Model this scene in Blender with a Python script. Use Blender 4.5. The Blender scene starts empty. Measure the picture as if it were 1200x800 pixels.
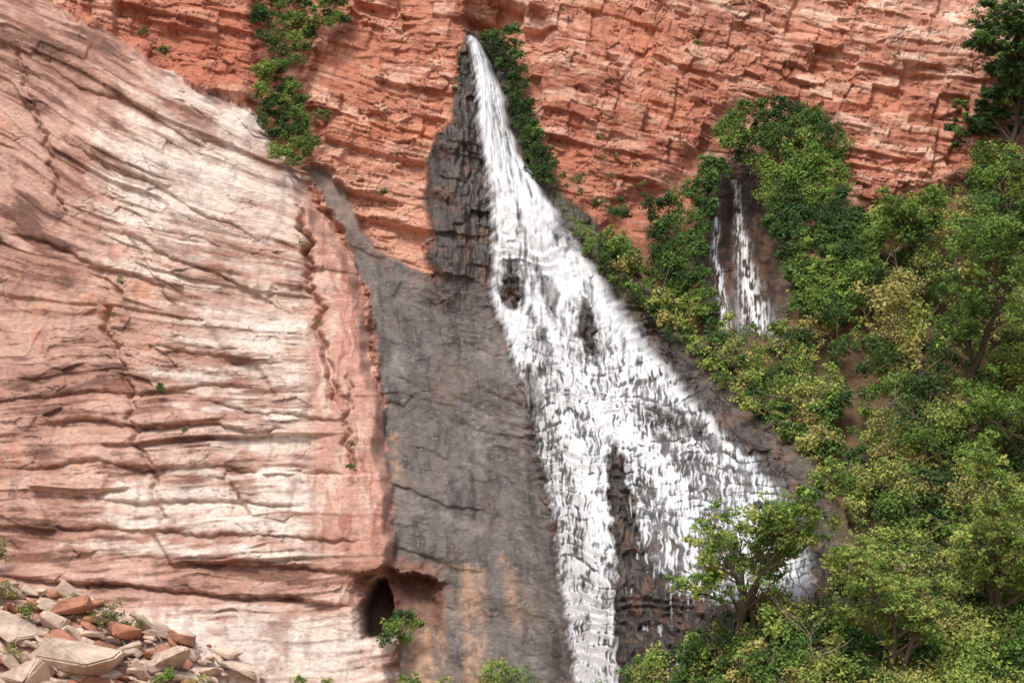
import bpy, bmesh, math, random
import numpy as np
from mathutils import Vector, Euler, Matrix
random.seed(7); rng=np.random.default_rng(7)
F=np.float32
scene=bpy.context.scene
# ------------------------------------------------------------------ camera
CAM=np.array([0,-110.,-18.]); TH=math.atan2(18,110); CT,ST=math.cos(TH),math.sin(TH)
FP=1200*math.hypot(18,110)/60.0
cd=bpy.data.cameras.new("camera"); cam=bpy.data.objects.new("camera",cd); scene.collection.objects.link(cam)
cam.location=CAM; cam.rotation_euler=(math.pi/2+TH,0,0)
cd.sensor_width=36; cd.lens=FP/1200*36; cd.clip_end=2000; cd.clip_start=0.5
scene.camera=cam
K=0.30
def project(x,y,z):
    dx=x-CAM[0]; dy=y-CAM[1]; dz=z-CAM[2]
    zc=dy*CT+dz*ST
    return 600+FP*dx/zc, 400-FP*(-dy*ST+dz*CT)/zc
# ------------------------------------------------------------------ noise helpers
_p=np.random.default_rng(3).permutation(4096).astype(np.int32)
_ga=np.random.default_rng(4).random(4096).astype(F)*F(2*math.pi)
_gx=np.cos(_ga); _gy=np.sin(_ga); _rv=np.random.default_rng(5).random(4096).astype(F)
def _h(ix,iy,s): return _p[(_p[(ix+s*131)&4095]+iy)&4095]
def rnd(ix,iy,s): return _rv[_h(ix,iy,s)]
def fl(x): return np.floor(x).astype(np.int32)
def pn(x,y,s=0):
    x=np.asarray(x,F);y=np.asarray(y,F)
    ix=fl(x);iy=fl(y)
    fx=x-ix;fy=y-iy
    a=fx*fx*fx*(fx*(fx*6-15)+10);b=fy*fy*fy*(fy*(fy*6-15)+10)
    def g(i,j):
        h=_h(ix+i,iy+j,s); return _gx[h]*(fx-i)+_gy[h]*(fy-j)
    n0=g(0,0);n0=n0+a*(g(1,0)-n0)
    n1=g(0,1);n1=n1+a*(g(1,1)-n1)
    return ((n0+b*(n1-n0))*F(1.5)).astype(F)
def fbm(x,y,s=0,o=4,g=0.5):
    r=0;a=1.0;t=0
    for i in range(o):
        r=r+a*pn(x*2**i+3.7*i,y*2**i+1.3*i,s+i*7);t+=a;a*=g
    return r/t
def sst(a,b,x):
    t=np.clip((x-a)/(b-a),0,1);return t*t*(3-2*t)
def strat(q,s,e=0.75):
    i=fl(q);f=q-i
    h0=rnd(i,i*0,s);h1=rnd(i+1,i*0,s)
    return h0+(h1-h0)*sst(e,1,f)
def brick(u,q,w,s,eu=0.08,ev=0.12):
    """random offset per block; beds of thickness 1 in q, joints about w apart"""
    def row(i):
        r=rnd(i,i*0,s);x=u/(w*(0.45+1.3*r))+97*r
        j=fl(x);f=x-j
        a=rnd(j,i,s+1);b=rnd(j+1,i,s+1)
        return a+(b-a)*sst(1-eu,1,f), np.minimum(f,1-f)*(w*(0.45+1.3*r))
    i=fl(q);f=q-i
    a,da=row(i);b,_=row(i+1)
    return a+(b-a)*sst(1-ev,1,f), da
def vor(x,y,s=0):
    x=np.asarray(x,F);y=np.asarray(y,F)
    ix=fl(x);iy=fl(y)
    f1=np.full(x.shape,9,F);idv=np.zeros(x.shape,F)
    for i in(-1,0,1):
        for j in(-1,0,1):
            h=_h(ix+i,iy+j,s)
            cx=ix+i+_rv[h];cy=iy+j+_rv[(h*7+13)&4095]
            d=(cx-x)**2+(cy-y)**2
            m=d<f1
            idv=np.where(m,_rv[(h*3+5)&4095],idv);f1=np.where(m,d,f1)
    return idv
def facet(x,y,s=0):
    """planar chips: nearest-cell tilted plane"""
    x=np.asarray(x,F);y=np.asarray(y,F)
    ix=fl(x);iy=fl(y)
    f1=np.full(x.shape,9,F);o=np.zeros(x.shape,F)
    for i in(-1,0,1):
        for j in(-1,0,1):
            h=_h(ix+i,iy+j,s)
            dx=x-(ix+i+_rv[h]);dy=y-(iy+j+_rv[(h*7+13)&4095])
            d=dx*dx+dy*dy;m=d<f1
            pl=_rv[(h*3+5)&4095]-.5+_gx[h]*dx*.9+_gy[h]*dy*.9
            o=np.where(m,pl,o);f1=np.where(m,d,f1)
    return o
def sdp(u,v,pts):
    n=len(pts);d=np.full(u.shape,1e12,F);ins=np.zeros(u.shape,bool)
    for i in range(n):
        x0,y0=pts[i];x1,y1=pts[(i+1)%n];ex,ey=x1-x0,y1-y0
        wx=u-x0;wy=v-y0
        t=np.clip((wx*ex+wy*ey)/(ex*ex+ey*ey+1e-9),0,1)
        d=np.minimum(d,(wx-t*ex)**2+(wy-t*ey)**2)
        if y0!=y1:
            c=((y0>v)!=(y1>v))&(u<(ex)*(v-y0)/(ey)+x0)
            ins^=c
    d=np.sqrt(d);return np.where(ins,-d,d)
def s2l(r,g,b):
    o=[]
    for c in(r,g,b):
        c/=255.; o.append(c/12.92 if c<0.04045 else((c+0.055)/1.055)**2.4)
    return np.array(o,F)
def mix(c,col,m):
    m=m[:,None] if m.ndim==1 else m
    return c+(np.asarray(col,F)-c)*m
# ------------------------------------------------------------------ layout outlines
SLAB=[(-900,-500),(-60,-90),(70,10),(180,72),(300,135),(352,205),(420,320),(443,450),(460,600),(464,700),(470,1200),(-900,1200)]
DARK=[(545,30),(538,80),(528,140),(500,185),(499,250),(503,325),(440,290),(385,195),(350,190),(400,270),(435,370),(450,450),(440,600),(440,1200),(1000,1200),(1010,640),(960,530),(860,425),(760,330),(650,215),(612,120),(590,40)]
FAN=[(575,230),(640,225),(720,310),(830,450),(960,570),(985,700),(960,900),(690,900),(650,650),(600,420)]
SOIL=[(690,285),(755,215),(790,205),(850,125),(915,105),(975,140),(1000,240),(1050,235),(1120,215),(1300,150),(1400,1100),(700,1100),(735,790),(960,690),(990,640),(960,560),(830,440)]
GULLY=[(300,-400),(420,-400),(405,25),(365,50),(350,85),(378,180),(345,200),(325,190),(296,120),(300,60)]
WV=[38,60,100,150,200,250,300,350,400,450,500,550,600,650,700,750,830]
WL=[541,548,556,559,567,573,577,574,592,608,622,636,646,652,658,664,676]
WR=[551,566,588,600,617,655,692,728,766,806,856,905,945,957,958,958,958]
ISL=[[(597,300),(609,318),(611,350),(601,366),(588,350),(588,325)],
     [(680,350),(690,356),(700,385),(700,420),(690,415),(677,392)],
     [(716,520),(730,540),(738,580),(750,640),(785,695),(840,710),(960,715),(990,900),(738,900),(722,760),(722,660),(714,580)],
     [(622,430),(632,470),(628,500),(612,450)],
     [(655,262),(672,285),(668,292),(650,275)],[(760,478),(800,490),(822,505),(800,508),(775,498)],[(640,330),(650,345),(648,372),(640,360)]]
def ledgeq(u,v):
    c=fl((u-0.3*(v-300))/24+0.9*pn(u/30,v/26,44)+0.3*pn(u/9,v/9,45))
    return (v-0.06*(u-700)+22*pn(u/80,v/80,41)+7*pn(u/24,v/30,42)+2*pn(u/8,v/12,43))/15.0+0.9*rnd(c,c*0,46)+0.5*pn(v/37,u/200,47)
def Dbase(u,v):
    D=np.zeros(u.shape,F)
    sl=sst(6,-16,sdp(u,v,SLAB)+8*pn(u/50,v/50,11)+4*pn(u/18,v/18,12))
    D-=1.9*sl
    D-=0.5*sl*sst(420,100,u)
    fan=sst(50,-70,sdp(u,v,FAN))
    D-=fan*(0.5+4.2*sst(220,700,v))
    D-=np.clip((v-150)/650,0,1.3)*12*sst(700,1050,u)*sst(120,330,v)
    D-=np.clip((v-560)/240,0,1.5)**1.3*4.0*sst(620,800,u)
    D-=np.clip((v-660)/140,0,1.5)*4.0*sst(340,180,u)
    D+=1.6*np.exp(-((u-572-0.25*(v-60))/26)**2)*sst(250,170,v)*sst(-20,40,v)
    D+=1.6*np.exp(-((u-335)/30)**2)*sst(220,150,v)*sst(-300,-100,v)
    D-=0.9*np.exp(-((u-532)/22)**2)*sst(110,170,v)*sst(390,300,v)
    D+=2.4*np.exp(-((u-872)/32)**2-((v-285)/90)**2)
    D+=1.1*fbm(u/260,v/260,15,2)
    return D
def uvof(x,z):
    y=K*z
    for _ in range(4):
        u,v=project(x,y,z);u=u.astype(F);v=v.astype(F)
        D=Dbase(u,v); y=K*z+D
    return u,v,D
def unproj(u,v,extra=0.0):
    u=np.atleast_1d(np.asarray(u,F));v=np.atleast_1d(np.asarray(v,F))
    D=Dbase(u,v)+extra
    a=(u-600)/FP;b=-(v-400)/FP
    dx=a;dy=CT-b*ST;dz=ST+b*CT
    t=(K*CAM[2]+D-CAM[1])/(dy-K*dz)
    return np.stack([CAM[0]+t*dx,CAM[1]+t*dy,CAM[2]+t*dz],1)
def regions(u,v):
    wu=u+12*fbm(u/35,v/35,21,5,0.6);wv=v+12*fbm(u/35,v/35,25,5,0.6)
    slab=sst(3,-3,sdp(wu,wv,SLAB)); dark=sst(5,-5,sdp(wu+6*fbm(u/14,v/60,22,3),wv,DARK))*(1-slab)
    fan=sst(14,-14,sdp(wu,wv,FAN))
    return slab,dark,fan
def slabq(u,v):
    s=0.50*sst(480,150,v)-0.04
    return v-s*(u-200)+12*pn(u/260,v/200,31)+3*pn(u/60,v/60,32)
def redq(u,v): return v-0.20*(u-600)+22*pn(u/280,v/280,51)+3*pn(u/80,v/80,52)
def crack(n,w): return sst(w,0,np.abs(n))
def lgshape(u,v):
    lq=ledgeq(u,v);p=lq-np.floor(lq);amp=0.12+0.40*rnd(fl(lq),fl(u/38+0.5*pn(v/20,u/20,8)),6)
    return amp*np.where(p<0.68,p/0.68,(1-p)/0.32),lq,p
CAVE=[(424,746),(421,715),(428,692),(438,676),(449,674),(456,692),(462,722),(460,748)]
def detail(u,v,slab,dark,fan):
    d=np.zeros(u.shape,F)
    red=(1-slab)*(1-dark)
    jw=u+5*pn(u/35,v/35,5)+0.22*v
    q=redq(u,v)
    B0,_=brick(jw,q/62+.3,170,147,0.04,0.06)
    B1,_=brick(jw+1.5*pn(u/8,v/8,2),q/29,75,150,0.05,0.10);B2,_=brick(jw,q/13+0.12*pn(u/20,v/20,6),30,153);B3,_=brick(jw,q/6,13,156,0.15,0.25)
    mod=sst(-0.35,0.3,fbm(u/90,v/60,159,3))
    r=-1.05*B0-0.95*B1-0.42*B2*(0.3+0.7*mod)-0.14*B3-0.25*strat(q/21,54,0.85)
    r+=0.20*crack(fbm(u/90,q/18,160,3),0.014)+0.25*crack(fbm(jw/24,v/70,162,3),0.015)*mod
    r-=0.40*facet(jw/26,q/14,163)*mod
    r+=0.15*fbm(u/30,v/22,56,4)
    so=np.maximum(sst(14,-14,sdp(u,v,SOIL)),sst(10,-10,sdp(u,v,GULLY))*0.9)
    rr=(r+1.3)*(1-0.8*so)+1.0*so
    d+=red*rr
    # big sandstone slab: bedding, exfoliation flakes, joints
    q2=slabq(u,v)
    patch=sst(-0.15,0.3,fbm(u/120,v/90,65,3)+0.16*np.exp(-((u-90)/130)**2)*sst(330,150,abs(v-350)))
    calm=0.30+0.70*sst(-.2,.25,fbm(u/130,q2/60,165,3)+0.3*sst(200,60,u))
    S0,_=brick(u-0.6*v,q2/47,260,158,0.03,0.07);S1,_=brick(u+0.5*v+4*pn(u/30,v/30,9),q2/21+.1*pn(u/40,v/30,7),110,163,0.04,0.10)
    S2,_=brick(u-0.3*v,q2/8.5+.2*pn(u/30,v/30,8),50,166,0.06,0.2)
    s=-0.62*S0-0.38*S1*(0.3+0.7*patch)*calm-0.12*S2*calm-0.14*strat(q2/35,61,0.92)
    s-=0.20*facet((u-.4*v)/42,q2/20,167)*(0.05+0.95*patch)
    s+=0.10*crack(fbm(u/150,q2/34,164,3),0.007)+0.10*crack(fbm((u-0.6*v)/90,(v+0.5*u)/90,168,3),0.007)*patch
    s+=0.10*fbm(u/50,q2/30,69,5)
    smooth=sst(335,380,u+10*pn(v/40,v/90,3)-0.02*v)*sst(720,640,v)
    s=(s+0.45)*(1-0.72*smooth)
    low=sst(690,740,v)*sst(150,260,u); s*=(1-0.6*low)
    for (x0,y0,x1,y1,w,a) in((118,355,190,610,4,0.5),(358,262,388,470,4,0.7),(352,240,362,300,3,0.5),(20,60,75,250,3,0.4),(405,440,412,560,3,0.4)):
        t=np.clip((v-y0)/(y1-y0),0,1);xx=x0+(x1-x0)*t+9*pn(v/22,v/60,70)+3*pn(v/7,v/30,75)
        s+=a*np.exp(-((u-xx)/w)**2)*sst(y0-15,y0+10,v)*sst(y1+15,y1-10,v)
    for (vb,sl_,u0,u1,a) in((690,0.09,20,400,0.65),(655,0.05,230,420,0.4),(500,0.03,60,330,0.5),(455,-0.05,40,300,0.3),(410,0.1,180,330,0.3),(590,0.02,120,350,0.3),(545,0.0,20,260,0.35),(625,0.04,60,420,0.3),(470,0.12,250,400,0.3),(540,.1,260,400,.3),(300,.45,150,330,.3),(230,.5,90,300,.3),(150,.5,60,260,.3),(340,.35,20,200,.35)):
        y=v-vb-sl_*(u-200)+8*pn(u/70,v/80,71)+2*pn(u/11,v/30,72);m=sst(u0-30,u0+30,u)*sst(u1+20,u1-30,u)
        s+=m*a*(np.where(y>0,np.exp(-y/14),np.exp(y/2)) -0.35*np.where(y<0,np.exp(y/12),0))
    d+=slab*s
    # wet dark slab: broad undulating faces with shallow layered chips
    pt=sst(-0.05,0.3,fbm(u/60,v/60,176,3))
    Dk,_=brick(u+0.9*v+8*pn(u/40,v/40,12),(v-0.30*u+7*pn(u/50,v/50,13)+3*pn(u/14,v/14,14))/24,120,181,0.10,0.16)
    Dj,_=brick(u+0.5*v+5*pn(u/20,v/20,15),(v-0.22*u+4*pn(u/22,v/22,16))/9,40,184,0.15,0.3)
    dk=0.65*fbm((u+.3*v)/120,(v-.3*u)/100,171,5,.5)-0.16*Dk-0.10*Dj*pt
    dk+=0.05*fbm(u/9,v/10,174,4)
    up=sst(400,300,v)*sst(490,512,u)
    Bd,_=brick(u+4*pn(u/12,v/12,3),(v-0.1*u+5*pn(u/18,v/18,4))/16,26,175)
    dk+=up*(-0.35*strat((v-0.15*u)/23,74)-0.45*Bd-0.5*fbm(u/10,v/34,179,4))
    rough=sst(640,700,v)*sst(700,740,u)
    dk+=rough*(-0.5*Bd-0.8*fbm(u/16,v/50,75,4))
    d+=dark*(1-fan)*dk
    lg,lq,p=lgshape(u,v)
    d+=fan*(1-slab)*(lg-0.12*vor(u/13,lq,76)+0.12*fbm(u/14,v/14,77,3)+0.06)*sst(230,300,v)
    for k,a in((0,1.0),(1,1.1),(2,0.9),(3,.5),(4,.5),(5,.6),(6,.6)):
        ss=sdp(u,v,ISL[k]);d-=a*sst(6,-8,ss+3*pn(u/8,v/8,81))*(0.7+0.6*fbm(u/9,v/22,82,3))
    # cave, side recess and overhang
    d+=4.2*sst(3,-6,sdp(u+4*fbm(u/9,v/9,78,3),v+4*fbm(u/9,v/9,79,3),CAVE))
    ru=u+8*fbm(u/16,v/16,83,3);rv=v+8*fbm(u/16,v/16,84,3)
    y=rv-(664+0.22*np.abs(ru-450))
    rec=sst(408,425,ru)*sst(522,500,ru)*sst(0,4,y)*np.exp(-np.clip(y,0,200)/48)
    d+=1.9*rec-0.35*sst(400,420,ru)*sst(530,510,ru)*np.exp(-(np.minimum(y,0)/12)**2)*(y<0)
    d+=1.2*sst(6,-8,sdp(u,v,[(548,6),(560,-10),(640,14),(652,60),(610,75),(600,45),(548,42)]))
    d-=0.08*fbm(u/7,v/7,80,3)*(red*0.8+slab*0.3+dark*0.15)
    return d
def colour(u,v,slab,dark,fan,d):
    N=len(u)
    c=np.zeros((N,3),F)+s2l(186,122,98)
    q=redq(u,v)
    jw=u+5*pn(u/35,v/35,5)+0.22*v
    su=u+0.05*v+6*pn(u/30,v/40,131)+3*pn(u/9,v/12,133);sv=v+14*pn(u/18,v/60,132)
    n1=fbm(u/90,v/60,101,4);n2=fbm(u/50,q/12,102,5,0.6);n3=fbm(u/6,v/5,103,4,0.7)
    B1,_=brick(jw+1.5*pn(u/8,v/8,2),q/29,75,150,0.05,0.10);B2,_=brick(jw,q/13+0.12*pn(u/20,v/20,6),30,153)
    c=mix(c,s2l(214,170,148),sst(-0.05,0.45,n2+0.55*(B2-0.5)+0.35*(B1-.5)+0.25*n1))
    c=mix(c,s2l(144,82,63),sst(0.02,0.35,-n2+0.45*(B1-.5)-.1*n3)*0.7)
    c=mix(c,s2l(200,126,92),sst(0.0,0.45,n1)*0.5)
    c=mix(c,s2l(110,64,51),sst(0.2,0.45,fbm(u/26,q/7,109,4))*0.5)
    tan=sst(60,-110,v-0.28*(u-800)+40*n1)*sst(600,850,u)
    c=mix(c,s2l(208,170,150),tan*(0.35+0.5*sst(-.2,.2,n2)))
    c=mix(c,s2l(230,206,188),sst(0.18,0.36,n2)*tan)
    c=mix(c,s2l(180,104,78),np.exp(-((u-260)/120)**2-((v-50)/90)**2)*0.6)
    c=mix(c,s2l(118,72,59),sst(0.15,0.4,fbm(su/10,sv/90,104,3)+0.2*n1)*0.3)
    c=mix(c,s2l(164,96,74),np.exp(-((u-720)/110)**2-((v-190)/90)**2)*0.45)
    # ---- slab
    q2=slabq(u,v)
    s=np.zeros((N,3),F)+s2l(174,132,116)
    a=fbm(u/190,q2/18,111,5,.6);b=fbm(u/90,q2/9,112,5,.6);e=fbm(u/100,v/100,113,4);g=fbm(u/22,q2/12,114,5,.65)
    S1,_=brick(u+0.5*v+4*pn(u/30,v/30,9),q2/21+.1*pn(u/40,v/30,7),110,163,0.04,0.10)
    w=1.0*np.exp(-((u-215)/150)**2-((v-200)/125)**2)+0.65*np.exp(-((u-330)/120)**2-((v-450)/110)**2)\
      +0.65*np.exp(-((u-270)/170)**2-((v-600)/60)**2)+1.2*np.exp(-((u-330)/150)**2-((v-765)/50)**2)\
      -0.55*np.exp(-((u-40)/100)**2-((v-300)/200)**2)-0.3*np.exp(-((u-60)/110)**2-((v-110)/60)**2)
    band=0
    for vb,h,u0,u1 in((440,7,160,420),(482,5,180,400),(516,8,250,450),(556,6,230,440),(585,10,120,440),(618,8,90,420),(650,7,40,400),(405,5,200,330),(745,14,120,460)):
        band=band+np.exp(-((v+9*pn(u/60,v/60,115)+3*pn(u/14,v/14,125)-vb-0.05*(u-300))/h)**2)*sst(u0-40,u0+50,u)*sst(u1+25,u1-25,u)
    wm=sst(0.05,0.62,0.72*w+0.42*a+0.25*b+0.55*band*(0.7+0.9*g)+0.3*g+0.35*e+.15*(S1-.5)-0.04)
    s=mix(s,s2l(196,158,142),sst(-.2,.3,b+e+.4*(S1-.5)))
    s=mix(s,s2l(228,214,204),wm*0.9)
    s=mix(s,s2l(112,78,66),sst(0.06,0.35,-b-0.6*e+0.4*g)*(1-0.6*wm)*0.9)
    s=mix(s,s2l(200,132,102),sst(0.2,0.5,e+0.3*g+0.25*fbm(su/18,sv/60,116,3))*0.65*(1-wm))
    s=mix(s,s2l(146,94,78),sst(0.10,0.4,fbm(u/60,q2/40,117,5,.6))*0.5)
    s=mix(s,s2l(112,90,81),sst(0.16,0.42,fbm(su/14,sv/60,119,4)+0.25*e)*0.3)
    s=mix(s,s2l(96,62,52),crack(fbm(u/150,q2/34,164,3),0.007)*0.4)
    pk=sst(345,372,u-0.03*(v-300)+12*g)*sst(690,610,v)
    sp=np.zeros((N,3),F)+s2l(200,150,133)
    sp=mix(sp,s2l(218,186,171),sst(0,.35,fbm(su/18,sv/60,118,4,.6)))
    sp=mix(sp,s2l(162,106,89),sst(0.05,.35,fbm(su/13,sv/80,120,4,.6)))
    sp=mix(sp,s2l(128,84,72),sst(0.1,.3,g)*0.4)
    s=mix(s,sp,pk*0.85)
    # ---- dark slab
    k=np.zeros((N,3),F)+s2l(104,96,93)
    h1=fbm((su-.15*v)/14,(sv)/90,121,4,.6);h2=fbm(u/80,v/80,122,4);h3=fbm(u/14,v/14,123,5,.65)
    h4=fbm((u+.3*v)/60,(v-.4*u)/22,126,5,.6);h5=fbm(u/4,v/4,129,3,.7)
    k=mix(k,s2l(74,67,65),sst(-0.05,0.3,h1+0.35*h3))
    k=mix(k,s2l(140,132,128),sst(0.05,0.4,h2+0.4*h3+.3*h4)*0.65)
    k=mix(k,s2l(64,57,56),sst(0.1,0.4,h4+.3*h3)*0.6)
    k=mix(k,s2l(124,102,90),sst(0.12,0.38,fbm(u/50,v/60,124,5,.6))*0.4)
    k=mix(k,s2l(170,160,152),sst(0.3,0.5,h5+.3*h3)*0.5)
    k=mix(k,s2l(60,53,50),np.clip(sst(480,505,u)*sst(400,320,v)+fan,0,1)*0.7)
    wet2=sst(-30,10,u-(600+0.28*(v-400)))
    k=mix(k,s2l(58,52,49),wet2*0.6)
    k=mix(k,s2l(122,88,72),sst(0.05,0.3,fbm(u/20,v/24,128,4))*np.clip(wet2+fan+sst(400,320,v),0,1)*0.45)
    k=mix(k,s2l(140,118,106),sst(330,240,v)*sst(470,420,u)*0.5)
    wu=u+10*g;wv=v+20*h3
    for poly,a_ in (([(538,662),(566,668),(570,745),(566,830),(540,830),(545,740)],.8),([(583,652),(598,660),(612,738),(602,745)],.6),([(450,748),(520,738),(530,850),(440,850)],.9),([(456,510),(467,512),(468,560),(459,560)],.8)):
        m=sst(8,-8,sdp(wu,wv,poly))
        k=mix(k,s2l(188,148,118),m*a_*(0.2+0.75*sst(-.3,.3,h1+h3)))
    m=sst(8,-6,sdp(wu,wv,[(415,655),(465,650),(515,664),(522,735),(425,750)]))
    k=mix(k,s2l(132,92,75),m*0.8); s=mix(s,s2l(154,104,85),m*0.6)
    out=mix(c,k,dark);out=mix(out,s,slab)
    tg=sst(6,-6,sdp(u+8*g,v+8*h3,[(375,165),(500,180),(500,325),(440,292),(380,195)]))*(1-slab)*(1-dark)
    out=mix(out,s2l(206,156,133),tg*0.6)
    so=sst(20,-20,sdp(u+20*g,v+20*h3,[(690,270),(760,290),(820,380),(1000,390),(1010,250),(1300,150),(1300,1000),(960,1000),(990,700),(960,560),(830,440)]))
    out=mix(out,s2l(88,78,52),so*0.85)
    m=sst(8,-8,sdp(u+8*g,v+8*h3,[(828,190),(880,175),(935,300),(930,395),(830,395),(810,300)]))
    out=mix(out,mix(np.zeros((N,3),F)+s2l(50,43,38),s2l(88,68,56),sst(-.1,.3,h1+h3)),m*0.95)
    ms=sst(6,-6,sdp(u+8*g,v+8*h3,[(600,60),(618,110),(645,200),(700,280),(760,350),(750,380),(690,300),(628,215),(605,130)]))
    out=mix(out,s2l(78,80,50),ms*0.65)
    out=mix(out,s2l(64,42,34),sst(3,-3,sdp(u,v,CAVE))*0.7)  # shade painted into the cave colour, on top of its real depth
    out*=(1+0.28*n3)[:,None]
    lum=(out@np.array([.3,.55,.15],F))[:,None]
    out=out+(lum-out)*0.08
    out*=np.array([1.0,0.985,0.95],F)
    wet=np.clip(dark*(0.55+0.45*np.clip(wet2+fan,0,1)+0.6*h3),0,1)
    wet=np.maximum(wet,m*0.8)
    return np.clip(out,0.004,0.9),wet
# ------------------------------------------------------------------ mesh helper
def grid_mesh(name,P,faces,attrs,mat,smooth=True):
    me=bpy.data.meshes.new(name)
    me.vertices.add(len(P));me.vertices.foreach_set("co",np.ascontiguousarray(P,F).ravel())
    n=faces.shape[1]
    me.loops.add(faces.size);me.loops.foreach_set("vertex_index",faces.astype(np.int32).ravel())
    me.polygons.add(len(faces));me.polygons.foreach_set("loop_start",(np.arange(len(faces))*n).astype(np.int32))
    me.polygons.foreach_set("use_smooth",np.full(len(faces),smooth))
    for k,a in attrs.items():
        if a.ndim==2:
            at=me.attributes.new(k,'FLOAT_COLOR','POINT')
            at.data.foreach_set("color",np.concatenate([a,np.ones((len(a),1))],1).astype(F).ravel())
        else:
            at=me.attributes.new(k,'FLOAT','POINT');at.data.foreach_set("value",a.astype(F))
    me.update(calc_edges=True);me.materials.append(mat)
    ob=bpy.data.objects.new(name,me);scene.collection.objects.link(ob);return ob
# ------------------------------------------------------------------ materials
def newmat(n):
    m=bpy.data.materials.new(n);m.use_nodes=True;nt=m.node_tree
    b=nt.nodes["Principled BSDF"];return m,nt,b
def rock_material(name,attr=True,base=(0.3,0.18,0.13)):
    m,nt,b=newmat(name);N=nt.nodes;L=nt.links
    tc=N.new("ShaderNodeTexCoord")
    mp=N.new("ShaderNodeMapping");mp.inputs["Scale"].default_value=(0.75,0.9,1.9);mp.inputs["Rotation"].default_value=(0,0.15,0)
    L.new(tc.outputs["Object"],mp.inputs["Vector"])
    n1=N.new("ShaderNodeTexNoise");n1.inputs["Scale"].default_value=3.0;n1.inputs["Detail"].default_value=8;n1.inputs["Roughness"].default_value=0.72
    L.new(mp.outputs[0],n1.inputs["Vector"])
    r=N.new("ShaderNodeMapRange");r.inputs[1].default_value=0.3;r.inputs[2].default_value=0.7;r.inputs[3].default_value=0.74;r.inputs[4].default_value=1.26
    L.new(n1.outputs["Fac"],r.inputs[0])
    mu=N.new("ShaderNodeVectorMath");mu.operation='SCALE'
    if attr:
        a=N.new("ShaderNodeAttribute");a.attribute_name="Col";L.new(a.outputs["Color"],mu.inputs[0])
        w=N.new("ShaderNodeAttribute");w.attribute_name="wet"
        rr=N.new("ShaderNodeMapRange");rr.inputs[3].default_value=0.9;rr.inputs[4].default_value=0.24
        L.new(w.outputs["Fac"],rr.inputs[0]);L.new(rr.outputs[0],b.inputs["Roughness"])
    else:
        n3=N.new("ShaderNodeTexNoise");n3.inputs["Scale"].default_value=0.7;n3.inputs["Detail"].default_value=5
        L.new(tc.outputs["Object"],n3.inputs["Vector"])
        cr=N.new("ShaderNodeValToRGB");cr.color_ramp.elements[0].position=0.3;cr.color_ramp.elements[1].position=0.7
        cr.color_ramp.elements[0].color=(*[x*0.6 for x in base],1);cr.color_ramp.elements[1].color=(*[min(1,x*1.35) for x in base],1)
        L.new(n3.outputs["Fac"],cr.inputs[0]);L.new(cr.outputs[0],mu.inputs[0]);b.inputs["Roughness"].default_value=0.9
    L.new(r.outputs[0],mu.inputs["Scale"]);L.new(mu.outputs[0],b.inputs["Base Color"])
    b1=N.new("ShaderNodeBump");b1.inputs["Strength"].default_value=0.7;b1.inputs["Distance"].default_value=0.12
    L.new(n1.outputs["Fac"],b1.inputs["Height"]);L.new(b1.outputs[0],b.inputs["Normal"])
    b.inputs["Specular IOR Level"].default_value=0.45
    return m
M_ROCK=rock_material("sandstone_cliff")
M_BOULD=rock_material("boulder_stone",False,tuple(s2l(196,174,156)))
M_BOULD2=rock_material("boulder_stone_red",False,tuple(s2l(172,122,98)))
M_GROUND=rock_material("ground_soil",False,tuple(s2l(140,112,88)))
def leaf_material():
    m,nt,b=newmat("leaf");N=nt.nodes;L=nt.links
    a=N.new("ShaderNodeAttribute");a.attribute_name="Col"
    L.new(a.outputs["Color"],b.inputs["Base Color"]);b.inputs["Roughness"].default_value=0.6;b.inputs["Specular IOR Level"].default_value=0.25
    t=N.new("ShaderNodeBsdfTranslucent");L.new(a.outputs["Color"],t.inputs[0])
    mx=N.new("ShaderNodeMixShader");mx.inputs[0].default_value=0.25
    L.new(b.outputs[0],mx.inputs[1]);L.new(t.outputs[0],mx.inputs[2]);L.new(mx.outputs[0],N["Material Output"].inputs[0]);return m
M_LEAF=leaf_material()
def bark_material(nm="bark",c0=(0.05,0.035,0.025),c1=(0.2,0.15,0.11)):
    m,nt,b=newmat(nm);N=nt.nodes;L=nt.links
    n=N.new("ShaderNodeTexNoise");n.inputs["Scale"].default_value=6;n.inputs["Detail"].default_value=5
    cr=N.new("ShaderNodeValToRGB");cr.color_ramp.elements[0].color=(*c0,1);cr.color_ramp.elements[1].color=(*c1,1)
    L.new(n.outputs["Fac"],cr.inputs[0]);L.new(cr.outputs[0],b.inputs["Base Color"]);b.inputs["Roughness"].default_value=0.9;return m
M_BARK=bark_material();M_DRY=bark_material("dry_bark",(0.14,0.10,0.075),(0.36,0.28,0.22))
def water_material():
    m,nt,b=newmat("white_water");N=nt.nodes;L=nt.links
    b.inputs["Roughness"].default_value=0.5
    f=N.new("ShaderNodeAttribute");f.attribute_name="foam"
    cr=N.new("ShaderNodeValToRGB");cr.color_ramp.elements[0].color=(0.36,0.38,0.40,1);cr.color_ramp.elements[1].color=(0.76,0.78,0.80,1)
    L.new(f.outputs["Fac"],cr.inputs[0]);L.new(cr.outputs[0],b.inputs["Base Color"])
    a=N.new("ShaderNodeAttribute");a.attribute_name="dens"
    t=N.new("ShaderNodeBsdfTransparent");mx=N.new("ShaderNodeMixShader")
    L.new(a.outputs["Fac"],mx.inputs[0]);L.new(t.outputs[0],mx.inputs[1])
    L.new(b.outputs[0],mx.inputs[2])
    L.new(mx.outputs[0],N["Material Output"].inputs[0]);return m
M_WATER=water_material()
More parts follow.
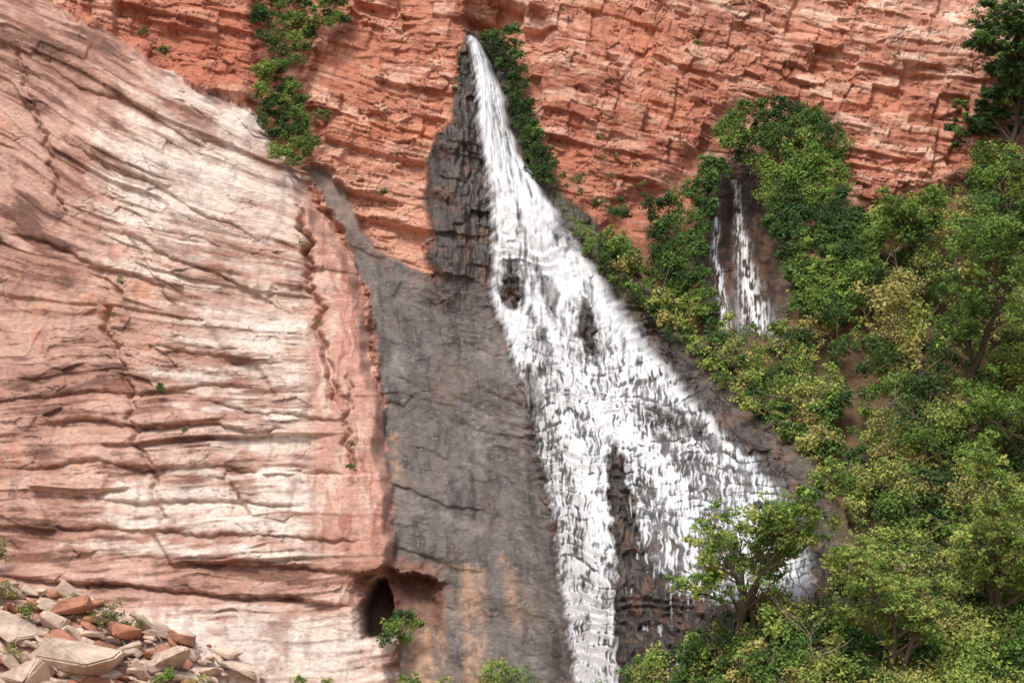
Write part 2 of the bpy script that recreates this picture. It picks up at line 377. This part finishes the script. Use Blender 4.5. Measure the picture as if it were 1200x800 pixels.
# ------------------------------------------------------------------ cliff
def axis(a,b,c,d,f,g):
    return np.concatenate([np.arange(a,b,g),np.arange(b,c,f),np.arange(c,d+g,g)])
xs=axis(-75,-33.5,33.5,75,0.055,0.6);zs=axis(-23.5,-21,24.5,48,0.055,0.6)
X,Z=np.meshgrid(xs,zs);nx,nz=len(xs),len(zs);X=X.ravel();Z=Z.ravel()
u,v,D=uvof(X,Z)
sl,dk,fn=regions(u,v)
dt=detail(u,v,sl,dk,fn)
Y=K*Z+D+dt
col,wet=colour(u,v,sl,dk,fn,dt)
i=np.arange(nx*nz).reshape(nz,nx)
fc=np.stack([i[:-1,:-1],i[:-1,1:],i[1:,1:],i[1:,:-1]],-1).reshape(-1,4)
grid_mesh("cliff",np.stack([X,Y,Z],1),fc,{"Col":col,"wet":wet},M_ROCK)
# ------------------------------------------------------------------ water
def water_mesh(name,x0,x1,z0,z1,step,dens,surf):
    xs=np.arange(x0,x1,step);zs=np.arange(z0,z1,step)
    X,Z=np.meshgrid(xs,zs);nx,nz=len(xs),len(zs);X=X.ravel();Z=Z.ravel()
    u,v,D=uvof(X,Z)
    al,foam=dens(u,v)
    k2=(al>0.04).reshape(nz,nx)
    kk=k2.copy();kk[1:]|=k2[:-1];kk[:-1]|=k2[1:];kk[:,1:]|=k2[:,:-1];kk[:,:-1]|=k2[:,1:];kk=kk.ravel()
    idx=np.where(kk)[0]
    Y=K*Z[idx]+D[idx]+surf(u[idx],v[idx],al[idx])
    remap=np.full(nx*nz,-1,np.int64);remap[idx]=np.arange(len(idx))
    i=np.arange(nx*nz).reshape(nz,nx)
    fc=np.stack([i[:-1,:-1],i[:-1,1:],i[1:,1:],i[1:,:-1]],-1).reshape(-1,4)
    fc=remap[fc];ok=(fc>=0).all(1);fc=fc[ok]
    grid_mesh(name,np.stack([X[idx],Y,Z[idx]],1),fc,{"dens":al[idx],"foam":np.clip(foam[idx],0,1)},M_WATER)
def tflow(u,v):
    L=np.interp(v,WV,WL);R=np.interp(v,WV,WR);return np.clip((u-L)/(R-L),0,1)
def stkn(u,v):
    uu=u-0.30*(v-200)*tflow(u,v)+2*pn(u/14,v/20,222)
    return uu,pn(uu/4.5,v/60,207)+0.7*pn(uu/2.2,v/30,208)+0.7*fbm(u/7,v/9,213,3)
def dens_main(u,v):
    L=np.interp(v,WV,WL)+3*pn(v/14,v/50,201)+4*pn(v/6+u/9,v/50,202)
    R=np.interp(v,WV,WR)+6*pn(v/22,v/60,203)+6*pn(v/8+u/14,v/40,204)*sst(220,400,v)-2
    W=R-L;t=(u-L)/W
    edge=sst(-3,9,u-L)*sst(-4,9+22*sst(220,420,v),R-u)*sst(38,46,v)
    low=sst(330,480,v)
    big=1.0*pn(t*6+3,v/210,205)+0.7*pn(t*15,v/110,206)+0.6*fbm(u/20,v/26,212,3)
    uu,stk=stkn(u,v)
    wob=u+2.5*pn(v/12,u/20,1)-0.10*(v-400)*t
    thr=0.8*pn(wob/3.6,v/30,209)+0.9*pn(wob/2.0,v/13,210)+0.6*fbm(u/5,v/6,218,3)
    lq=ledgeq(u,v);p=lq-np.floor(lq);rid=rnd(fl(lq),fl(u/15+0.8*pn(v/9,v/30,3)),9)
    led=np.where(p<0.7,0.36-0.35*p,-0.66*np.sin((p-0.7)/0.3*math.pi))*(0.2+1.3*rid)+0.35*(rid-0.5)
    left=np.exp(-((t-0.12-0.2*sst(600,450,v))/0.18)**2)*low
    up=0.84+0.38*big+0.48*stk
    lo=0.44+0.72*big+0.74*thr+0.68*led+0.36*left
    val=up*(1-low)+lo*low
    al=sst(-0.1,0.9,val)
    haze=(0.32+0.55*fbm(u/16,v/18,219,4))*(1-0.4*low)
    al=np.maximum(al,np.clip(haze,0,0.5))
    for k,pl in enumerate(ISL):
        s=sdp(u+11*fbm(u/9,v/14,214,3),v+11*fbm(u/9,v/14,215,3),pl)
        al=al*(sst(-2,8,s) if k==2 else (0.18+0.82*sst(-2,8,s) if k<2 else 0.35+0.65*sst(-1,9,s)))
    rib=sst(5,-5,sdp(u,v,[(735,580),(780,680),(960,690),(900,790),(738,800)]))
    al=al+rib*sst(0.30,0.6,pn(u/4,v/45,216)+0.5*pn(u/2,v/20,217))*0.6
    foam=sst(-0.6,1.0,val+0.35*stk)*(0.78+0.22*sst(-.3,.4,fbm(u/5,v/9,221,3)))
    return np.clip(al*edge,0,0.97),foam
def surf_main(u,v,al):
    t=tflow(u,v);uu,stk=stkn(u,v)
    lg=lgshape(u,v)[0]*sst(230,300,v)
    f=sst(14,-14,sdp(u,v,FAN))
    dome=(0.9*np.sqrt(np.clip(t*(1-t)*4,0,1)))*sst(320,200,v)
    return 0.40*lg*f-0.34-0.35*(1-f)-dome-0.12*al-0.06*stk*(1-0.5*f)-0.10*fbm(uu/9,v/30,220,3)
water_mesh("waterfall",-3.4,19.5,-22,20.5,0.04,dens_main,surf_main)
def dens_small(u,v):
    al=np.zeros(u.shape,F)
    for (pts,w,s) in (([(195,862),(250,868),(300,874),(340,882),(392,890)],(3,5,8,14,22),230),([(228,842),(290,840),(340,846),(388,852)],(3,4,5,9),240)):
        vv=[p[0] for p in pts];uc=[p[1] for p in pts]
        c=np.interp(v,vv,uc)+4*pn(v/18,v/60,s);ww=np.interp(v,vv,w)
        m=np.exp(-((u-c)/ww)**2)*sst(vv[0]-4,vv[0]+8,v)*sst(vv[-1]+2,vv[-1]-10,v)
        al=np.maximum(al,m*sst(-0.5,0.6,0.1+pn(u/2.6,v/20,s+1)+0.8*pn(u/2,v/7,s+2)+.7*pn(u/9,v/14,s+3)))
    return al,0.5+al
def surf_small(u,v,al):
    a,b,c=regions(u,v);return detail(u,v,a,b,c)-0.15-0.1*al
water_mesh("small_waterfall",10.5,16,-1,11,0.045,dens_small,surf_small)
# ------------------------------------------------------------------ foliage
G1=s2l(128,154,74);G2=s2l(98,130,60);G3=s2l(70,100,52);G4=s2l(164,176,94);GO=s2l(120,126,74);G5=s2l(168,162,98)
def leaves(C,R,colr,per=230,size=0.17,flat=0.85,sub=9,seed=1):
    r=np.random.default_rng(seed)
    cnt=np.maximum(12,(per*R**2)).astype(int);n=cnt.sum();id_=np.repeat(np.arange(len(C)),cnt)
    sc=r.normal(size=(len(C),sub,3));sc/=np.linalg.norm(sc,axis=2,keepdims=True);sc*=(0.35+0.65*r.random((len(C),sub,1)))
    sc[:,:,1]=-np.abs(sc[:,:,1])*0.9+0.1
    scol=0.65+0.7*r.random((len(C),sub))
    ssz=0.7+0.7*r.random(len(C))
    k=r.integers(0,sub,n)
    o=r.normal(size=(n,3));o/=np.linalg.norm(o,axis=1,keepdims=True)
    out=sc[id_,k]+o*(0.42*(0.3+0.9*r.random((n,1))**0.8))
    out[:,2]*=flat
    P=C[id_]+out*R[id_][:,None]
    nrm=o*0.7+np.array([0,-0.35,0.65])+r.normal(size=(n,3))*0.5;nrm/=np.linalg.norm(nrm,axis=1,keepdims=True)
    t=r.normal(size=(n,3));t-=nrm*(t*nrm).sum(1)[:,None];t/=np.linalg.norm(t,axis=1,keepdims=True);b=np.cross(nrm,t)
    l=size*(0.5+0.85*r.random((n,1)))*ssz[id_][:,None];w=l*(0.42+0.28*r.random((n,1)))
    V=np.stack([P-t*l*.5,P+b*w*.5,P+t*l*.5+nrm*-0.15*l,P-b*w*.5],1).reshape(-1,3)
    c=colr[id_]*(0.72+0.5*r.random((n,1)))*scol[id_,k][:,None]
    c=c*(1+np.array([0.25,0.12,0])*(r.random((n,1))-0.35))
    return V,np.repeat(c,4,0)
def foliage_obj(name,C,R,colr,**kw):
    C=np.array(C,float);R=np.array(R,float);colr=np.array(colr,float)
    V,c=leaves(C,R,colr,**kw)
    f=np.arange(len(V)).reshape(-1,4)
    return grid_mesh(name,V,f,{"Col":np.clip(c,0.01,0.6)},M_LEAF,False)
def sample(poly,sp,seed=0):
    r=np.random.default_rng(seed);P=np.array(poly,float);a=P.min(0);b=P.max(0)
    gx,gy=np.meshgrid(np.arange(a[0],b[0]+sp,sp),np.arange(a[1],b[1]+sp,sp))
    uu=(gx+r.uniform(-.55,.55,gx.shape)*sp).ravel();vv=(gy+r.uniform(-.55,.55,gx.shape)*sp).ravel()
    m=sdp(uu.astype(F),vv.astype(F),poly)<0
    return uu[m],vv[m]
def clumps(poly,sp,rmin,rmax,pal,seed,off=0.3,gap=-1.0,ext=0.0):
    uu,vv=sample(poly,sp,seed);r=np.random.default_rng(seed+50)
    g=fbm(uu/60,vv/60,seed%50+3,3);m=g>gap;uu,vv,g=uu[m],vv[m],g[m]
    n=len(uu);R=rmin+(rmax-rmin)*r.random(n)**1.5
    P=unproj(uu,vv,-ext);P[:,1]-=off*R+0.1+r.random(n)*0.6
    w=np.clip(0.5+1.6*g+0.4*r.normal(size=n),0,0.999)*(len(pal)-1)
    i0=w.astype(int);f=(w-i0)[:,None];pal=np.array(pal)
    return P,R,pal[i0]*(1-f)+pal[np.minimum(i0+1,len(pal)-1)]*f
def many(name,specs,**kw):
    Cs,Rs,Ks=[],[],[]
    for s in specs:
        c,r_,k=clumps(*s[:6],**(s[6] if len(s)>6 else {}))
        Cs.append(c);Rs.append(r_);Ks.append(k)
    return foliage_obj(name,np.concatenate(Cs),np.concatenate(Rs),np.concatenate(Ks),**kw)
PALS=[G3*0.9,G2,G1,G4,G5];PALD=[G3*0.7,G3,G2];PALV=[G3*0.85,G2,G1]
SLOPE=[(700,275),(748,310),(800,345),(850,390),(905,390),(935,330),(985,290),(1010,250),(1060,225),(1120,220),(1150,180),(1300,170),(1300,950),(730,950),(745,775),(800,745),(880,710),(960,690),(1005,620),(985,570),(930,520),(880,478),(840,445),(790,400),(735,345)]
many("hillside_shrubs",[
 (SLOPE,15,0.4,1.0,PALS,11,dict(gap=-0.40,off=0.5)),
 ([(725,330),(800,350),(900,400),(960,480),(1010,560),(1005,610),(965,540),(930,520),(880,485),(835,445),(780,395)],13,0.3,0.7,[G3,G2,G1,G4],15,dict(off=0.9)),
 ([(1020,250),(1130,190),(1300,160),(1300,960),(1020,960)],36,1.0,1.7,PALS,12,dict(gap=-0.15,off=0.9)),
 ([(740,785),(860,720),(960,690),(1010,700),(1300,700),(1300,960),(720,960)],30,0.7,1.3,[G3,G2,G1,G4],13,dict(off=1.0)),
],per=460,size=0.17)
many("hanging_vines",[
 ([(838,145),(870,128),(915,118),(960,140),(985,180),(990,240),(1030,260),(1015,330),(1000,375),(935,375),(918,310),(895,235),(872,195),(845,185)],11,0.5,0.85,PALV,21,dict(off=1.0,ext=0.4)),
 ([(758,245),(790,225),(820,190),(848,185),(850,205),(834,240),(824,290),(822,330),(800,340),(765,325),(760,280)],10,0.4,0.7,PALD,22,dict(off=1.0,ext=0.4)),
 ([(695,275),(735,270),(748,300),(740,320),(705,300)],12,0.4,0.6,PALV,23,dict(off=1.1,ext=0.4)),
 ([(760,320),(820,330),(850,380),(810,370)],12,0.4,0.6,PALV,24,dict(off=1.0,ext=.3)),
],per=1000,size=0.15,sub=14)
many("gully_shrub",[
 ([(308,-30),(412,-20),(406,28),(372,46),(348,88),(316,84),(300,25)],10,0.35,0.65,[G3,GO,G2,G1],31,dict(off=1.0,ext=0.9)),
 ([(302,85),(338,80),(362,130),(376,172),(345,196),(326,190),(300,130)],9,0.35,0.6,[G3,G2,GO,G1],32,dict(off=1.0,ext=0.9)),
],per=1700,size=0.13,sub=14)
many("moss_plants",[
 ([(563,40),(606,36),(618,100),(630,150),(650,185),(650,220),(625,210),(605,150),(592,90),(565,60)],7,0.25,0.45,PALD,41,dict(gap=-0.35,off=1.3,ext=.4)),
 ([(645,195),(700,205),(760,205),(765,225),(740,260),(700,250),(650,215)],13,0.22,0.5,[s2l(120,104,66),GO,G3],42,dict(gap=-0.2,off=1.5,ext=.6)),
 ([(690,150),(760,180),(750,200),(700,190)],16,0.2,0.35,[s2l(120,100,66),GO],43,dict(gap=-0.1,off=1.5,ext=.6)),
 ([(640,225),(690,270),(760,345),(800,385),(780,395),(735,350),(690,300)],9,0.2,0.4,[G3,G2,G1],44,dict(off=1.2,gap=-.1)),
 ([(535,60),(545,62),(540,135),(530,130)],8,0.15,0.25,PALD,45,dict(gap=0,off=1.5)),
],per=1400,size=0.12)
def tuft(name,us,seed,pal,off=0.4,**kw):
    C=[];R=[];Kc=[]
    r=np.random.default_rng(seed)
    for (a,b,rad) in us:
        for j in range(3):
            p=unproj(a+r.normal()*rad*9,b+r.normal()*rad*5,0)[0];p[1]-=off
            C.append(p);R.append(rad*(0.6+0.5*r.random()));Kc.append(pal[r.integers(len(pal))])
    return foliage_obj(name,C,R,Kc,**kw)
tuft("cliff_shrub",[(193,66,0.5),(172,46,0.35),(384,140,0.45)],1,[G3,GO],off=1.5,per=1200,size=0.12)
tuft("cliff_plant",[(143,332,0.28),(190,455,0.3),(135,370,0.2),(412,546,0.3),(375,380,0.3),(447,228,0.25),(358,290,0.2),(412,520,0.25),(55,60,0.2),(818,55,0.3),(1045,70,0.25),(220,505,0.2)],2,[GO,G3],off=0.8,per=1200,size=0.09)
tuft("cave_shrub",[(465,733,0.75),(487,728,0.6),(450,745,0.45),(475,742,0.6)],3,[G2,G1,G3],off=1.2,per=900,size=0.13)
tuft("ledge_shrub",[(5,650,0.8),(8,690,0.6),(140,722,0.7),(160,728,0.5),(40,715,0.6),(95,700,0.4),(20,760,0.5)],4,[G2,GO,s2l(142,140,90)],off=1.2,per=620,size=0.13)
tuft("base_shrub",[(590,785,0.8),(575,798,0.7),(610,798,0.7),(200,790,0.55),(240,798,0.5),(350,794,0.35),(385,798,0.45),(480,796,0.55),(520,800,.5),(700,812,0.7),(730,790,.6)],5,[G1,G4,G2],off=1.0,per=620,size=0.14)
# ------------------------------------------------------------------ trees
def tube(V,Fc,path,rad,seg=6):
    base=len(V)
    for i,(p,r) in enumerate(zip(path,rad)):
        d=(path[min(i+1,len(path)-1)]-path[max(i-1,0)]).normalized()
        a=d.orthogonal().normalized();b=d.cross(a)
        for k in range(seg):
            t=2*math.pi*k/seg;V.append(p+a*math.cos(t)*r+b*math.sin(t)*r)
    for i in range(len(path)-1):
        for k in range(seg):
            q=base+i*seg;Fc.append((q+k,q+(k+1)%seg,q+seg+(k+1)%seg,q+seg+k))
def tree(name,pu,pv,h,spread,pal,seed,out=1.0,per=330,size=0.16,lean=0.0,dens=1.0,multi=1):
    r=random.Random(seed);V=[];Fc=[];tips=[]
    base=Vector(unproj(pu,pv,0)[0]);base.y-=out*0.4;base.z-=0.4
    def br(p,d,l,rad,lev):
        n=6;path=[p.copy()];rr=[rad]
        for i in range(n):
            d=(d+Vector((r.gauss(0,.16),r.gauss(0,.16),r.gauss(0.05,.12)))).normalized()
            p=p+d*l/n;path.append(p.copy());rr.append(rad*(1-0.75*(i+1)/n))
            if lev<3 and i>=(1 if lev else 0):
                for _ in range(2):
                    if r.random()<0.75:
                        ang=r.uniform(0,6.28);nd=(d*0.6+Vector((math.cos(ang)*spread,math.sin(ang)*spread*0.8,r.uniform(-0.1,0.6)))).normalized()
                        br(p.copy(),nd,l*r.uniform(0.38,0.6),rr[-1]*0.6,lev+1)
            if lev>=2 and i>=3: tips.append(p.copy())
        if lev>=1: tips.append(p.copy())
        tube(V,Fc,path,rr)
    for m in range(multi):
        br(base+Vector((0.3*m,0,0)),Vector((lean+(r.uniform(-.5,.5) if multi>1 else 0),-0.15*out,1)).normalized(),h*0.8*(1 if m==0 else .8),0.03*h,0 if m==0 else 1)
    me=bpy.data.meshes.new("trunk");me.from_pydata([tuple(x) for x in V],[],Fc);me.materials.append(M_BARK)
    t=bpy.data.objects.new("trunk_and_limbs",me);scene.collection.objects.link(t)
    r.shuffle(tips);tips=tips[:int(min(len(tips)*0.55*dens,420))]
    nr=np.random.default_rng(seed);n=len(tips)
    C=np.array([tuple(x) for x in tips]);R=nr.uniform(0.22,0.52,n)*(h/6)**0.5
    Kc=np.array(pal)[nr.integers(0,len(pal),n)]*nr.uniform(0.75,1.25,(n,1))
    V2,c=leaves(C,R,Kc,per=per,size=size,sub=6,flat=0.6,seed=seed)
    crown=grid_mesh("crown",V2,np.arange(len(V2)).reshape(-1,4),{"Col":np.clip(c,0.01,0.6)},M_LEAF,False)
    e=bpy.data.objects.new(name,None);scene.collection.objects.link(e);e.location=base
    for o in(t,crown):
        o.parent=e;o.location=-base
tree("tree",862,735,6.8,0.95,[G1,G4,G1,G2],5,out=3.5,per=360,dens=1.0,multi=3)
tree("tree",1130,445,8.0,0.9,[G2,G1,G2],6,out=2.5,per=180,dens=0.5,lean=0.1)
tree("tree",1175,200,7.5,0.9,[G3*0.8,G3,G2],7,out=2.0,per=560)
tree("tree",1200,150,6.5,0.9,[G3*0.8,G3,G2],17,out=2.0,per=560)
tree("tree",1070,330,4.8,1.0,[G2,G1],8,out=1.5,per=240,dens=.7)
tree("tree",1160,730,7.0,1.0,[G1,G4,G1],9,out=3,per=260,dens=.7,multi=2)
tree("tree",1040,790,5.5,1.0,[G1,G4],10,out=3,per=260,dens=.8,multi=2)
tree("tree",1215,560,8,1.0,[G2,G1],12,out=2.5,per=230,dens=.6)
tree("tree",1180,330,6,1.0,[G2,G1,G3],14,out=1.5,per=240,dens=.6)
# dry twigs standing in the scrub
V=[];Fc=[];r=random.Random(21)
uu,vv=sample([(760,350),(1000,400),(1040,250),(1200,220),(1210,800),(780,800),(980,660),(900,500)],42,77)
for a,b in zip(uu,vv):
    p0=Vector(unproj(a,b,0)[0]);p0.y-=0.8
    for _ in range(r.choice([1,2,3])):
        p=p0.copy();d=Vector((r.gauss(0,.6),-.3-r.random()*.3,1)).normalized();path=[p.copy()];rr=[0.04];n=7;L=r.uniform(1.2,2.6)
        for i in range(n):
            d=(d+Vector((r.gauss(0,.22),r.gauss(0,.12),r.gauss(-.05,.12)))).normalized();p=p+d*L/n;path.append(p.copy());rr.append(0.04*(1-.8*(i+1)/n))
            if i>1 and r.random()<.6:
                d2=(d+Vector((r.gauss(0,.7),r.gauss(0,.3),r.gauss(0.1,.3)))).normalized();tube(V,Fc,[p.copy(),p+d2*L*.15,p+d2*L*.3+Vector((0,0,.06))],[.018,.013,.006],4)
        tube(V,Fc,path,rr,5)
me=bpy.data.meshes.new("dry_twigs");me.from_pydata([tuple(x) for x in V],[],Fc);me.materials.append(M_DRY)
scene.collection.objects.link(bpy.data.objects.new("dry_twigs",me))
# ------------------------------------------------------------------ rocks
def rock_bm(bm,loc,s,r):
    b2=bmesh.new()
    for _ in range(15):
        d=Vector((r.gauss(0,1),r.gauss(0,1),r.gauss(0,1))).normalized()*r.uniform(.8,1.1)
        b2.verts.new(Vector((max(-.7,min(.7,d.x)),max(-.7,min(.7,d.y)),max(-.6,min(.6,d.z)))))
    h=bmesh.ops.convex_hull(b2,input=b2.verts)
    bmesh.ops.delete(b2,geom=[g for g in h["geom_interior"] if isinstance(g,bmesh.types.BMVert)],context='VERTS')
    bmesh.ops.bevel(b2,geom=b2.edges[:],offset=0.05,segments=2,affect='EDGES')
    M=Matrix.Translation(loc)@Euler((r.gauss(0,.25),r.gauss(0.25,.3),r.uniform(-.6,.6))).to_matrix().to_4x4()@Matrix.Diagonal((s*r.uniform(1.0,1.9),s*r.uniform(.8,1.2),s*r.uniform(.45,.8),1))
    bmesh.ops.transform(b2,matrix=M,verts=b2.verts)
    me=bpy.data.meshes.new("t");b2.to_mesh(me);b2.free();bm.from_mesh(me);bpy.data.meshes.remove(me)
r=random.Random(3)
bm=bmesh.new();bmr=bmesh.new()
uu,vv=sample([(-120,670),(0,680),(70,690),(170,722),(250,755),(318,785),(335,860),(-120,860)],11,5)
for a,b in zip(uu,vv):
    p=unproj(a,b,0)[0];p[1]-=0.3
    rock_bm(bm if r.random()<0.75 else bmr,Vector(p),r.choice([0.15,0.25,0.35,0.45,0.6,0.85]),r)
for n,bb,mt in(("rock_pile",bm,M_BOULD),("red_rock_pile",bmr,M_BOULD2)):
    me=bpy.data.meshes.new(n);bb.to_mesh(me);bb.free();me.materials.append(mt)
    o=bpy.data.objects.new(n,me);scene.collection.objects.link(o)
for (a,b,s,mt) in((88,712,1.6,M_BOULD2),(150,740,1.4,M_BOULD2),(100,775,2.6,M_BOULD),(205,772,1.8,M_BOULD),(20,735,1.7,M_BOULD),(285,785,1.4,M_BOULD),(40,790,2.2,M_BOULD),(1045,665,1.0,M_BOULD)):
    bb=bmesh.new();p=unproj(a,b,0)[0];p[1]-=0.9
    rock_bm(bb,Vector((0,0,0)),s*0.8,r);me=bpy.data.meshes.new("boulder");bb.to_mesh(me);bb.free();me.materials.append(mt)
    o=bpy.data.objects.new("boulder",me);o.location=p;scene.collection.objects.link(o)
# ------------------------------------------------------------------ ground
gx=np.linspace(-400,400,161);gy=np.linspace(-600,20,125)
GX,GY=np.meshgrid(gx,gy);GZ=-21.5+0.5*fbm(GX.ravel()/20,GY.ravel()/20,301,3)
i=np.arange(GX.size).reshape(GX.shape)
grid_mesh("ground",np.stack([GX.ravel(),GY.ravel(),GZ],1),np.stack([i[:-1,:-1],i[:-1,1:],i[1:,1:],i[1:,:-1]],-1).reshape(-1,4),{},M_GROUND)
# ------------------------------------------------------------------ light
w=bpy.data.worlds.new("World");scene.world=w;w.use_nodes=True
nt=w.node_tree;sky=nt.nodes.new("ShaderNodeTexSky");sky.sky_type='NISHITA';sky.sun_disc=False
EL=math.radians(55);AZ=math.radians(197)
sky.sun_elevation=EL;sky.sun_rotation=AZ;sky.dust_density=4;sky.air_density=1;sky.ozone_density=0.8
bg=nt.nodes["Background"];bg.inputs[1].default_value=0.15;nt.links.new(sky.outputs[0],bg.inputs[0])
ld=bpy.data.lights.new("sun",'SUN');ld.energy=2.6;ld.angle=math.radians(14);ld.color=(1,0.96,0.90)
lo=bpy.data.objects.new("sun",ld);scene.collection.objects.link(lo)
d=Vector((math.sin(AZ)*math.cos(EL),math.cos(AZ)*math.cos(EL),math.sin(EL)))
lo.rotation_euler=d.to_track_quat('Z','Y').to_euler()
scene.view_settings.view_transform='Standard';scene.view_settings.look='None';scene.view_settings.exposure=0
